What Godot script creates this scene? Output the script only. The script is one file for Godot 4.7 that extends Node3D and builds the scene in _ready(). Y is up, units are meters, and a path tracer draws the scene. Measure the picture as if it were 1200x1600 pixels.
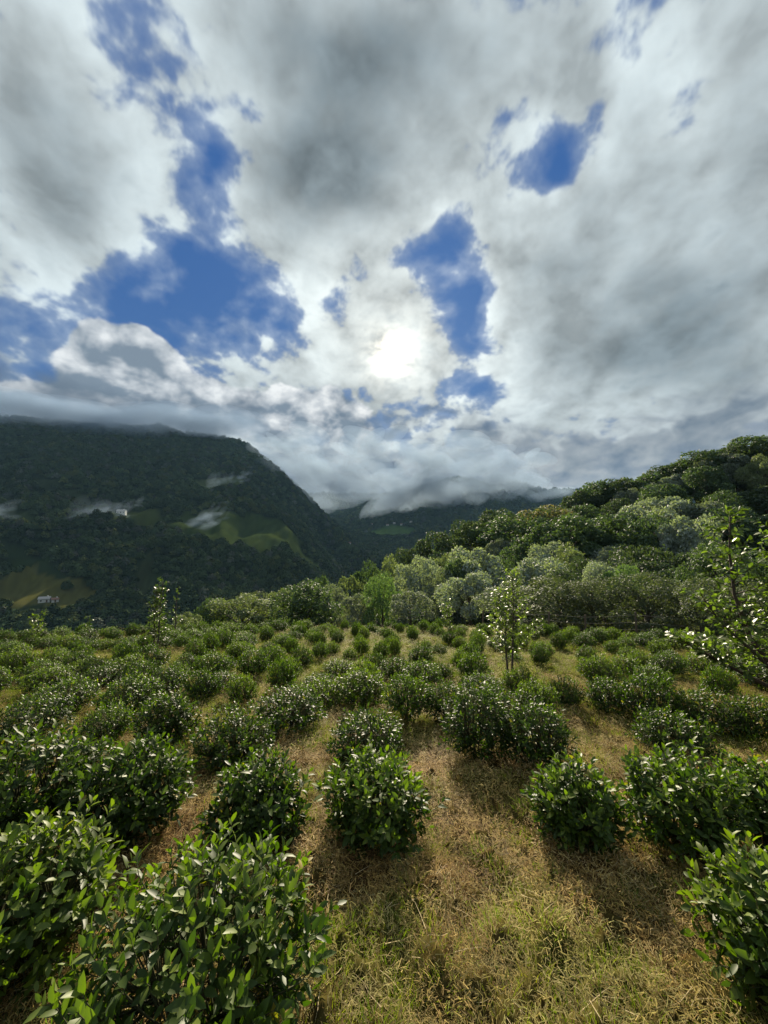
extends Node3D
# A tea garden on a hillside, looking over a wooded valley into a low sun behind broken cloud.

func _ready() -> void:
	# camera
	var cam := Camera3D.new()
	cam.name = "camera"
	cam.fov = 106.26
	cam.near = 0.05
	cam.far = 9000.0
	add_child(cam)
	cam.position = Vector3(0, 1.7, 0)
	cam.rotation_degrees = Vector3(3.5, 0, 0)
	cam.current = true
	# sky, air and exposure
	var env := Environment.new()
	env.background_mode = Environment.BG_SKY
	var sky := Sky.new()
	sky.sky_material = make_sky()
	env.sky = sky
	env.background_energy_multiplier = 0.40
	env.tonemap_mode = Environment.TONE_MAPPER_LINEAR
	env.tonemap_exposure = 2.5
	env.sdfgi_enabled = true
	env.ssao_enabled = true
	env.ssil_enabled = true
	env.volumetric_fog_enabled = true
	env.volumetric_fog_density = 0.0
	env.fog_enabled = true
	env.fog_density = 0.000042
	env.fog_light_color = Color(0.62, 0.83, 1.0)
	var we := WorldEnvironment.new()
	we.name = "world_environment"
	we.environment = env
	add_child(we)
	# sun
	var sun := DirectionalLight3D.new()
	sun.name = "sun"
	sun.light_energy = 1.6
	sun.light_color = Color(1.0, 0.94, 0.84)
	sun.light_angular_distance = 0.6
	sun.shadow_enabled = true
	add_child(sun)
	sun.look_at_from_position(dir_of(SUN_AZ, SUN_EL) * 100.0, Vector3.ZERO)
	build()

# ---------------------------------------------------------------- shapes
class Soup:
	var v := PackedVector3Array()
	var n := PackedVector3Array()
	var c := PackedColorArray()
	var i := PackedInt32Array()
	func tri(a: int, b: int, d: int) -> void:
		# front faces run clockwise round the normals
		if (v[b] - v[a]).cross(v[d] - v[a]).dot(n[a] + n[b] + n[d]) > 0.0:
			i.append(a); i.append(d); i.append(b)
		else:
			i.append(a); i.append(b); i.append(d)
	func add(p: Vector3, nn: Vector3, cc: Color) -> int:
		v.append(p); n.append(nn); c.append(cc)
		return v.size() - 1
	# a leaf folded along its midrib and bent down towards the tip
	func leaf(p: Vector3, along: Vector3, up: Vector3, length: float, width: float, fold: float, curl: float, cc: Color) -> void:
		var side := along.cross(up).normalized()
		up = side.cross(along).normalized()
		var base := add(p, up, cc)
		var rows := []
		for k in 2:
			var t := 0.36 if k == 0 else 0.72
			var w := width * (0.5 if k == 0 else 0.40)
			var tang := (along - up * 2.0 * curl * t).normalized()
			var nn := side.cross(tang).normalized()
			if nn.dot(up) < 0.0: nn = -nn
			var mid := p + along * length * t - up * curl * length * t * t
			var rise := nn * fold * w
			rows.append([add(mid + side * w + rise, (nn - side * fold * 0.8).normalized(), cc), add(mid, nn, cc), add(mid - side * w + rise, (nn + side * fold * 0.8).normalized(), cc)])
		var tt := (along - up * 2.0 * curl).normalized()
		var nt := side.cross(tt).normalized()
		if nt.dot(up) < 0.0: nt = -nt
		var tip := add(p + along * length - up * curl * length, nt, cc)
		var r0: Array = rows[0]
		var r1: Array = rows[1]
		tri(base, r0[0], r0[1]); tri(base, r0[1], r0[2])
		tri(r0[0], r1[0], r1[1]); tri(r0[0], r1[1], r0[1])
		tri(r0[1], r1[1], r1[2]); tri(r0[1], r1[2], r0[2])
		tri(r1[0], tip, r1[1]); tri(r1[1], tip, r1[2])
	# a smaller, cheaper leaf of two folded halves
	func leaflet(p: Vector3, along: Vector3, up: Vector3, length: float, width: float, fold: float, cc: Color) -> void:
		var side := along.cross(up).normalized()
		up = side.cross(along).normalized()
		var a := add(p, up, cc)
		var b := add(p + along * length, up, cc)
		var m := p + along * length * 0.45 + up * fold * width
		var l := add(m + side * width * 0.5, (up - side * fold).normalized(), cc)
		var r := add(m - side * width * 0.5, (up + side * fold).normalized(), cc)
		tri(a, l, b); tri(a, b, r)
	func tube(pts: Array, radii: Array, sides: int, cc: Color) -> void:
		var first := v.size()
		var ref := Vector3(0.31, 0.17, 0.93)
		for k in pts.size():
			var p: Vector3 = pts[k]
			var q: Vector3 = pts[mini(k + 1, pts.size() - 1)]
			var o: Vector3 = pts[maxi(k - 1, 0)]
			var d := (q - o).normalized()
			var a := d.cross(ref).normalized()
			var b := d.cross(a)
			for s in sides:
				var ang := TAU * s / sides
				var nn := a * cos(ang) + b * sin(ang)
				add(p + nn * float(radii[k]), nn, cc)
		for k in pts.size() - 1:
			for s in sides:
				var s1 := (s + 1) % sides
				var a0 := first + k * sides
				tri(a0 + s, a0 + s1, a0 + sides + s1)
				tri(a0 + s, a0 + sides + s1, a0 + sides + s)
		var top := add(pts[pts.size() - 1], (pts[pts.size() - 1] - pts[pts.size() - 2]).normalized(), cc)
		var l0 := first + (pts.size() - 1) * sides
		for s in sides: tri(l0 + s, l0 + (s + 1) % sides, top)
	# a thin blade or stalk that follows a bend and ends in a point
	func ribbon(pts: Array, wide: Vector3, width: float, nn: Vector3, cc: Color) -> void:
		var prev := -1
		for k in pts.size():
			var t := float(k) / (pts.size() - 1)
			var w := width * (1.0 - t * 0.85)
			var a := add(pts[k] + wide * w * 0.5, nn, cc)
			var b := add(pts[k] - wide * w * 0.5, nn, cc)
			if prev >= 0:
				tri(prev, prev + 1, b); tri(prev, b, a)
			prev = a
	func box(lo: Vector3, hi: Vector3, cc: Color) -> void:
		for ax in 3:
			for s in 2:
				var nn := Vector3.ZERO
				nn[ax] = 1.0 if s == 1 else -1.0
				var q := []
				for k in 4:
					var p := Vector3.ZERO
					p[ax] = hi[ax] if s == 1 else lo[ax]
					var b1 := (ax + 1) % 3
					var b2 := (ax + 2) % 3
					p[b1] = hi[b1] if k == 1 or k == 2 else lo[b1]
					p[b2] = hi[b2] if k >= 2 else lo[b2]
					q.append(add(p, nn, cc))
				tri(q[0], q[1], q[2]); tri(q[0], q[2], q[3])
	func mesh(m: Material) -> ArrayMesh:
		var arr := []
		arr.resize(Mesh.ARRAY_MAX)
		arr[Mesh.ARRAY_VERTEX] = v
		arr[Mesh.ARRAY_NORMAL] = n
		arr[Mesh.ARRAY_COLOR] = c
		arr[Mesh.ARRAY_INDEX] = i
		var am := ArrayMesh.new()
		am.add_surface_from_arrays(Mesh.PRIMITIVE_TRIANGLES, arr)
		am.surface_set_material(0, m)
		return am

var rng := RandomNumberGenerator.new()
var taken := {}
var M := {}

func r(a: float, b: float) -> float:
	return rng.randf_range(a, b)

func unit() -> Vector3:
	var z := r(-1.0, 1.0)
	var a := r(0.0, TAU)
	var s := sqrt(1.0 - z * z)
	return Vector3(cos(a) * s, z, sin(a) * s)

func numbered(called: String) -> String:
	var k: int = taken.get(called, 0)
	taken[called] = k + 1
	return called if k == 0 else "%s_%03d" % [called, k]

func tag(o: Node, label := "", category := "", group := "", kind := "") -> void:
	if label: o.set_meta("label", label)
	if category: o.set_meta("category", category)
	if group: o.set_meta("group", group)
	if kind: o.set_meta("kind", kind)

var alike := {}

# things that look alike are told apart by counting from the left
func later_label(o: Node3D, label: String) -> void:
	if not alike.has(label): alike[label] = []
	alike[label].append(o)

func settle_labels() -> void:
	var nth := ["first", "second", "third", "fourth", "fifth", "sixth", "seventh", "eighth", "ninth", "tenth", "eleventh", "twelfth"]
	var many := ["one", "two", "three", "four", "five", "six", "seven", "eight", "nine", "ten", "eleven", "twelve"]
	for label in alike:
		var l: Array = alike[label]
		l.sort_custom(func(a, b): return a.position.x / -a.position.z < b.position.x / -b.position.z)
		for k in l.size():
			var full: String = label
			if l.size() > 1: full += ", %s of %s from the left" % [nth[mini(k, 11)], many[mini(l.size() - 1, 11)]]
			l[k].set_meta("label", full)

func thing(called: String, label: String, category: String, at := Vector3.ZERO, turn := 0.0, group := "") -> Node3D:
	var o := Node3D.new()
	o.name = numbered(called)
	add_child(o)
	o.position = at
	o.rotation.y = turn
	tag(o, label, category, group)
	return o

func part(called: String, mesh: Mesh, parent: Node, kind := "") -> MeshInstance3D:
	var o := MeshInstance3D.new()
	o.name = called
	o.mesh = mesh
	parent.add_child(o, true)
	if kind: o.set_meta("kind", kind)
	return o

func paint(rough: float, spec := 0.5, back := Color(0, 0, 0)) -> StandardMaterial3D:
	var m := StandardMaterial3D.new()
	m.vertex_color_use_as_albedo = true
	m.roughness = rough
	m.metallic_specular = spec
	if back != Color(0, 0, 0):
		m.backlight_enabled = true
		m.backlight = back
	m.cull_mode = BaseMaterial3D.CULL_DISABLED
	return m

func make_materials() -> void:
	M.tea = paint(0.48, 0.42, Color(0.88, 1.0, 0.36))
	M.leaf = paint(0.62, 0.36, Color(0.88, 0.92, 0.52))
	M.fruit_leaf = paint(0.42, 0.5, Color(0.86, 0.98, 0.42))
	M.bark = paint(0.85, 0.3)
	M.straw = paint(0.7, 0.3, Color(0.78, 0.68, 0.42))
	M.grass = paint(0.6, 0.3, Color(0.92, 1.0, 0.40))
	M.far_tree = paint(1.0, 0.0)
	M.bark.heightmap_enabled = false

# ---------------------------------------------------------------- the lie of the land (x to the right, f forward, metres)
const RIDGE := [[-1548,224,702],[-1296,263,850],[-1070,325,1052],[-796,343,1176],[-545,336,1290],[-377,306,1276]]
const SPUR := [[-377,236,1276],[-318,166,1185],[-195,66,1062],[-130,26,971],[-80,-16,876],[-19,-48,760],[37,-66,639]]
const FAR_RIDGE := [[-934,284,2533],[-471,265,2557],[0,259,2500],[319,275,2379],[425,338,2260],[570,257,2125],[668,267,1991],[773,214,1845],[1058,178,1578],[1370,152,1167]]
# meadows on the far slopes: x, f, half widths, turn, linear colour
const MEADOWS := [[-318,362,50,30,0.2,0.108,0.108,0.034],[-205,598,122,74,-0.35,0.050,0.074,0.024],[-362,556,60,30,0.3,0.072,0.092,0.028],[-345,800,46,60,0.2,0.080,0.104,0.040],[20,1380,95,120,0.0,0.050,0.095,0.024],[-369,405,46,13,0.3,0.035,0.054,0.021],[-255,415,10,42,-0.5,0.051,0.065,0.028],[-467,483,38,13,0.3,0.046,0.065,0.028],[-512,599,66,18,0.3,0.040,0.054,0.024]]
var n_field: FastNoiseLite
var n_land: FastNoiseLite
var n_patch: FastNoiseLite
var n_tuft: FastNoiseLite

func spur_x(f: float) -> float:
	if f <= 639.0: return lerpf(150.0, 37.0, clampf((f - 400.0) / 239.0, -1.0, 1.0))
	for k in range(SPUR.size() - 1, 0, -1):
		if f < SPUR[k - 1][2]:
			return lerpf(SPUR[k][0], SPUR[k - 1][0], (f - SPUR[k][2]) / (SPUR[k - 1][2] - SPUR[k][2]))
	return -377.0

func ridge_h(line: Array, slope: float, x: float, f: float) -> float:
	var best := -1.0e9
	for k in line.size() - 1:
		var ax: float = line[k][0]
		var af: float = line[k][2]
		var dx: float = line[k + 1][0] - ax
		var df: float = line[k + 1][2] - af
		var t := clampf(((x - ax) * dx + (f - af) * df) / (dx * dx + df * df), 0.0, 1.0)
		var ex := x - ax - dx * t
		var ef := f - af - df * t
		best = maxf(best, lerpf(line[k][1], line[k + 1][1], t) - slope * sqrt(ex * ex + ef * ef))
	return best

func flank(u: float) -> float:
	return 0.45 * (u + sqrt(u * u + 1600.0))

func far_h(x: float, f: float) -> float:
	var d := sqrt(x * x + f * f)
	var floor_h := -110.0 + 0.12 * maxf(0.0, d - 400.0)
	var h := maxf(ridge_h(RIDGE, 0.41, x, f) - flank(x - spur_x(f) + lerpf(215.0, 75.0, smoothstep(860.0, 1230.0, f))), ridge_h(SPUR, 0.8, x, f))
	h = maxf(h, ridge_h(FAR_RIDGE, 0.34, x, f))
	h = maxf(h, floor_h)
	var rough := clampf((h - floor_h) / 60.0, 0.0, 1.0)
	h += n_land.get_noise_2d(x, f) * 13.0 * rough + n_land.get_noise_2d(x * 3.1, f * 3.1 + 900.0) * 6.0 * rough
	# gullies and ribs that run down the slope
	var rib := absf(n_land.get_noise_2d(x * 1.5 + 300.0, f * 0.6))
	h += (0.10 - rib) * 34.0 * rough * (1.0 - smoothstep(190.0, 310.0, h))
	return h

func near_h(x: float, f: float) -> float:
	var h := -0.15 * f
	if f < -60.0: h = 9.0 + 0.03 * (-60.0 - f)
	h += 0.34 * maxf(0.0, x + 2.0) * smoothstep(36.0, 86.0, f)
	var e := f - (20.0 + 0.25 * minf(x, 0.0))
	if e > 0.0: h -= 0.2 * e * (1.0 - smoothstep(-8.0, 14.0, x))
	h -= 3.0 * smoothstep(24.0, 40.0, f) * smoothstep(-5.0, 10.0, x)
	var d := sqrt(x * x + f * f)
	if f > -30.0: h -= 0.5 * maxf(0.0, d - 125.0)
	return h

func ground_h(x: float, f: float) -> float:
	var d := sqrt(x * x + f * f)
	var h := near_h(x, f)
	if d > 140.0 and f > -30.0:
		h = maxf(h, far_h(x, f))
	if d < 60.0:
		var k := 1.0 - smoothstep(25.0, 60.0, d)
		h += (n_field.get_noise_2d(x, f) * 0.08 + n_field.get_noise_2d(x * 4.5, f * 4.5) * 0.06 + n_tuft.get_noise_2d(x * 0.5, f * 0.5) * 0.115) * k
	return h

func meadow_at(x: float, f: float) -> int:
	for k in MEADOWS.size():
		var m: Array = MEADOWS[k]
		var dx: float = x - m[0]
		var df: float = f - m[1]
		if absf(dx) > 170.0 or absf(df) > 170.0: continue
		var c := cos(m[4])
		var s := sin(m[4])
		var w: float = (dx * c - df * s) / m[2]
		var l: float = (dx * s + df * c) / m[3]
		if w * w + l * l + n_patch.get_noise_2d(x * 0.06, f * 0.06) * 0.7 < 1.0: return k
	return -1

# how green the mown grass is here: 0 dry straw, 1 green
func greenness(x: float, f: float) -> float:
	var g := 0.50 + n_patch.get_noise_2d(x * 2.4, f * 2.4) * 0.55 + n_patch.get_noise_2d(x * 9.0, f * 9.0) * 0.35
	# beyond the cut strip between the front rows the sward is green
	if f + 2.2 * n_patch.get_noise_2d(x * 0.6 + 50.0, f * 0.6) > 7.6: g += 0.30
	elif absf(f + 1.2 * n_patch.get_noise_2d(x * 0.8, f * 0.8) - 3.2) < 1.2: g -= 0.24
	return clampf(g, 0.0, 1.0)

func in_field(x: float, f: float) -> bool:
	return f < field_edge(x)

func field_edge(x: float) -> float:
	return 19.6 + 0.30 * minf(x, 0.0) - 0.68 * maxf(0.0, x - 2.0)

func ground_color(x: float, f: float, d: float) -> Color:
	if d > 130.0:
		var k := meadow_at(x, f)
		var v := 1.0 + n_patch.get_noise_2d(x * 0.5, f * 0.5) * 0.35
		if k >= 0:
			var m: Array = MEADOWS[k]
			return Color(m[5] * v, m[6] * v, m[7] * v)
		return Color(0.035 * v, 0.050 * v, 0.020 * v)
	if in_field(x, f + 0.5 * n_patch.get_noise_2d(x, f)):
		var g := greenness(x, f)
		var v := 1.0 + n_patch.get_noise_2d(x * 20.0, f * 20.0) * 0.35
		var c := Color(0.085, 0.055, 0.022).lerp(Color(0.085, 0.090, 0.024), g)
		return Color(c.r * v, c.g * v, c.b * v)
	var w := 1.0 + n_patch.get_noise_2d(x, f) * 0.3
	if f < field_edge(x) + 1.6 and x > 3.0: return Color(0.17 * w, 0.13 * w, 0.075 * w)
	return Color(0.05 * w, 0.06 * w, 0.02 * w)

func grain_texture(sd: int, lo: Color, hi: Color, freq: float) -> NoiseTexture2D:
	var t := NoiseTexture2D.new()
	t.width = 1024
	t.height = 1024
	t.seamless = true
	t.noise = noise_of(sd, freq, 5, 0.62)
	var g := Gradient.new()
	g.set_color(0, lo)
	g.set_color(1, hi)
	g.add_point(0.5, lo.lerp(hi, 0.5))
	t.color_ramp = g
	return t

func make_ground() -> void:
	n_field = noise_of(5, 0.45, 4)
	n_land = noise_of(8, 0.0042, 4)
	n_patch = noise_of(9, 0.55, 3)
	n_tuft = noise_of(12, 9.0, 3)
	var angles := []
	var a := -180.0
	while a < 180.0:
		angles.append(deg_to_rad(a))
		a += 0.36 if a >= -64.0 and a < 64.0 else 4.0
	var na := angles.size()
	var s := Soup.new()
	var rad := 0.35
	var radii := []
	while rad < 4300.0:
		radii.append(rad)
		rad += maxf(0.05, rad * 0.0175)
	s.add(Vector3(0, ground_h(0, 0), 0), Vector3.UP, Color(0.2, 0.13, 0.05))
	for rr in radii:
		for an in angles:
			var x: float = sin(an) * rr
			var f: float = cos(an) * rr
			s.v.append(Vector3(x, ground_h(x, f), -f))
			s.c.append(ground_color(x, f, rr))
	var nv := s.v.size()
	s.n.resize(nv)
	s.n.fill(Vector3.ZERO)
	for k in na:
		s.i.append(0); s.i.append(1 + k); s.i.append(1 + (k + 1) % na)
	for q in radii.size() - 1:
		var b := 1 + q * na
		for k in na:
			var k1 := (k + 1) % na
			s.i.append(b + k); s.i.append(b + na + k); s.i.append(b + na + k1)
			s.i.append(b + k); s.i.append(b + na + k1); s.i.append(b + k1)
	for t in range(0, s.i.size(), 3):
		var p := s.v[s.i[t]]
		var nn := (s.v[s.i[t + 2]] - p).cross(s.v[s.i[t + 1]] - p)
		for k in 3: s.n[s.i[t + k]] += nn
	for k in nv:
		s.n[k] = s.n[k].normalized()
		if s.n[k].y < 0.0: s.n[k] = -s.n[k]
	var m := paint(1.0, 0.0)
	m.albedo_texture = grain_texture(3, Color(0.62, 0.60, 0.56), Color(1, 1, 1), 0.02)
	m.uv1_triplanar = true
	m.uv1_world_triplanar = true
	m.uv1_scale = Vector3(0.7, 0.7, 0.7)
	var o := part("ground", s.mesh(m), self)
	tag(o, "", "", "", "structure")

# ---------------------------------------------------------------- the far side of the valley
func far_crown(sd: int) -> ArrayMesh:
	rng.seed = sd
	var nz := noise_of(sd, 1.7, 2)
	var s := Soup.new()
	var base := Color(1, 1, 1)
	# a lumpy crown of leaf tufts, unit radius, standing on the ground
	for k in 150:
		var d := unit()
		d.y = absf(d.y) * 1.1 - 0.12
		d = d.normalized()
		var rad := 0.82 + 0.42 * nz.get_noise_3dv(d * 2.0)
		var p := Vector3(d.x * rad, 0.35 + d.y * rad * 1.15, d.z * rad)
		var along := (unit() + d * 0.4).normalized()
		var up := (d * 1.2 + unit() * 0.7).normalized()
		if absf(along.dot(up)) > 0.95: continue
		s.leaflet(p - along * 0.2, along, up, r(0.34, 0.5), r(0.3, 0.45), 0.15, base)
	return s.mesh(M.far_tree)

func make_far_woods() -> void:
	var meshes := [far_crown(101), far_crown(102), far_crown(103)]
	var places := [[], [], []]
	rng.seed = 77
	var put := func(x: float, f: float, size: float) -> void:
		var h := ground_h(x, f)
		var b := Basis(Vector3.UP, r(0.0, TAU)).scaled(Vector3(size, size * r(0.85, 1.35), size))
		var tone := r(0.7, 1.4) * (1.0 + 0.35 * n_patch.get_noise_2d(x * 0.02, f * 0.02))
		var c := Color(0.046 * tone, 0.066 * tone, 0.028 * tone)
		var pick := rng.randf()
		if pick < 0.14: c = Color(0.072 * tone, 0.086 * tone, 0.030 * tone)
		elif pick < 0.22: c = Color(0.072 * tone, 0.080 * tone, 0.058 * tone)
		places[rng.randi() % 3].append([Transform3D(b, Vector3(x, h - 0.4, -f)), c])
	# the near mountain and its spur
	var rad := 235.0
	while rad < 1560.0:
		var step := 5.2 + rad * 0.0036
		var turn := -56.0
		while turn < 24.0:
			var an := deg_to_rad(turn + r(-0.4, 0.4) * rad_to_deg(step / rad))
			var rr := rad + r(-0.5, 0.5) * step
			var x := sin(an) * rr
			var f := cos(an) * rr
			turn += rad_to_deg(step / rad)
			if turn > 8.0 and rad < 520.0: continue
			if meadow_at(x, f) >= 0 and n_patch.get_noise_2d(x * 0.09 + 70.0, f * 0.09) < 0.6: continue
			var bare := false
			for hs in HOUSES:
				if absf(x - hs[0]) < 13.0 and f < hs[1] + 9.0 and f > hs[1] - 26.0: bare = true
			if bare: continue
			put.call(x, f, step * r(0.48, 0.85))
		rad += step
	# the ridge behind
	while rad < 2700.0:
		var step := 9.0 + rad * 0.0045
		var turn := -20.0
		while turn < 40.0:
			var an := deg_to_rad(turn)
			var rr := rad + r(-0.5, 0.5) * step
			turn += rad_to_deg(step / rad)
			put.call(sin(an) * rr, cos(an) * rr, step * r(0.5, 0.85))
		rad += step
	var o := Node3D.new()
	o.name = "mountain_forest"
	add_child(o)
	tag(o, "dark unbroken forest covering the mountain across the valley", "forest", "", "stuff")
	for k in 3:
		var mm := MultiMesh.new()
		mm.transform_format = MultiMesh.TRANSFORM_3D
		mm.use_colors = true
		mm.mesh = meshes[k]
		mm.instance_count = places[k].size()
		for j in places[k].size():
			mm.set_instance_transform(j, places[k][j][0])
			mm.set_instance_color(j, places[k][j][1])
		var mi := MultiMeshInstance3D.new()
		mi.name = "canopy"
		mi.multimesh = mm
		o.add_child(mi, true)
		mi.set_meta("kind", "stuff")

# x, f, length, depth, wall height, turn, roof colour, label
const HOUSES := [
	[-303, 347, 8.0, 5.0, 3.2, 0.5, 0, "white farmhouse at the edge of the tan field low on the left slope"],
	[-296.5, 350, 5.0, 4.0, 2.6, 0.9, 1, "small white barn touching the farmhouse below the tan field"],
	[-373, 545, 11.0, 6.0, 3.6, 0.2, 0, "lone white house between two meadows halfway up the left mountain"],
	[-84, 925, 9.0, 6.0, 5.0, 0.1, 1, "small white house at the foot of the spur, leftmost in the valley"],
	[-50, 1540, 9.0, 6.0, 4.6, 0.3, 1, "white house second from the left on the valley floor"],
	[14, 1500, 10.0, 6.0, 4.4, -0.2, 1, "leftmost pale house of the hamlet behind the valley meadow"],
	[40, 1508, 9.0, 6.0, 4.2, 0.2, 0, "middle pale house of the hamlet behind the valley meadow"],
	[70, 1490, 14.0, 7.0, 4.6, 0.0, 1, "long pale house of the hamlet behind the valley meadow"],
	[104, 1480, 9.0, 6.0, 4.2, -0.4, 0, "rightmost pale house of the hamlet behind the valley meadow"]]

func make_houses() -> void:
	var wall := StandardMaterial3D.new()
	wall.albedo_color = Color(0.74, 0.73, 0.70)
	wall.roughness = 0.9
	var tiles := [StandardMaterial3D.new(), StandardMaterial3D.new()]
	tiles[0].albedo_color = Color(0.62, 0.60, 0.58)
	tiles[1].albedo_color = Color(0.48, 0.36, 0.30)
	for t in tiles: t.roughness = 0.8
	var dark := StandardMaterial3D.new()
	dark.albedo_color = Color(0.16, 0.17, 0.19)
	dark.roughness = 0.2
	var wood := StandardMaterial3D.new()
	wood.albedo_color = Color(0.33, 0.25, 0.2)
	wood.roughness = 0.8
	for hs in HOUSES:
		var x: float = hs[0]
		var f: float = hs[1]
		var L: float = hs[2] * 0.5
		var D: float = hs[3] * 0.5
		var H: float = hs[4]
		var o := thing("house", hs[7], "house", Vector3(x, ground_h(x, f) - 0.3, -f), hs[5], "houses across the valley")
		var s := Soup.new()
		s.box(Vector3(-L, -2.5, -D), Vector3(L, H, D), Color.WHITE)
		for sx in [-1.0, 1.0]:   # gables
			var nn := Vector3(sx, 0, 0)
			var a := s.add(Vector3(sx * L, H, -D), nn, Color.WHITE)
			var b := s.add(Vector3(sx * L, H, D), nn, Color.WHITE)
			var c := s.add(Vector3(sx * L, H + D * 0.62, 0), nn, Color.WHITE)
			s.tri(a, b, c)
		part("wall", s.mesh(wall), o)
		var rf := Soup.new()
		for sz in [-1.0, 1.0]:
			var nn := Vector3(0, 1.0, sz * 0.62).normalized()
			for lift in [0.02, 0.3]:
				var q := []
				for e in [[-1, 1], [1, 1], [1, 0], [-1, 0]]:
					q.append(rf.add(Vector3(e[0] * (L + 0.4), H + lift + D * 0.62 - e[1] * (D + 0.5) * 0.62, sz * e[1] * (D + 0.5)), nn, Color.WHITE))
				rf.tri(q[0], q[1], q[2]); rf.tri(q[0], q[2], q[3])
		var roof := part("roof", rf.mesh(tiles[hs[6]]), o)
		var ch := Soup.new()
		ch.box(Vector3(L * 0.4, H + D * 0.3, -0.4), Vector3(L * 0.4 + 0.9, H + D * 0.62 + 1.0, 0.4), Color.WHITE)
		part("chimney", ch.mesh(wall), roof)
		var nw := int(L / 1.6)
		for k in nw:
			for fl in (2 if H > 4.5 else 1):
				var wx := -L + (k + 0.5) * 2.0 * L / nw
				var wd := Soup.new()
				if k == nw / 2 and fl == 0:
					wd.box(Vector3(wx - 0.6, 0.25, D + 0.003), Vector3(wx + 0.6, 2.4, D + 0.08), Color.WHITE)
					part("door", wd.mesh(wood), o)
				else:
					wd.box(Vector3(wx - 0.5, 1.0 + fl * 2.6, D + 0.003), Vector3(wx + 0.5, 2.3 + fl * 2.6, D + 0.06), Color.WHITE)
					part("window", wd.mesh(dark), o)

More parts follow.
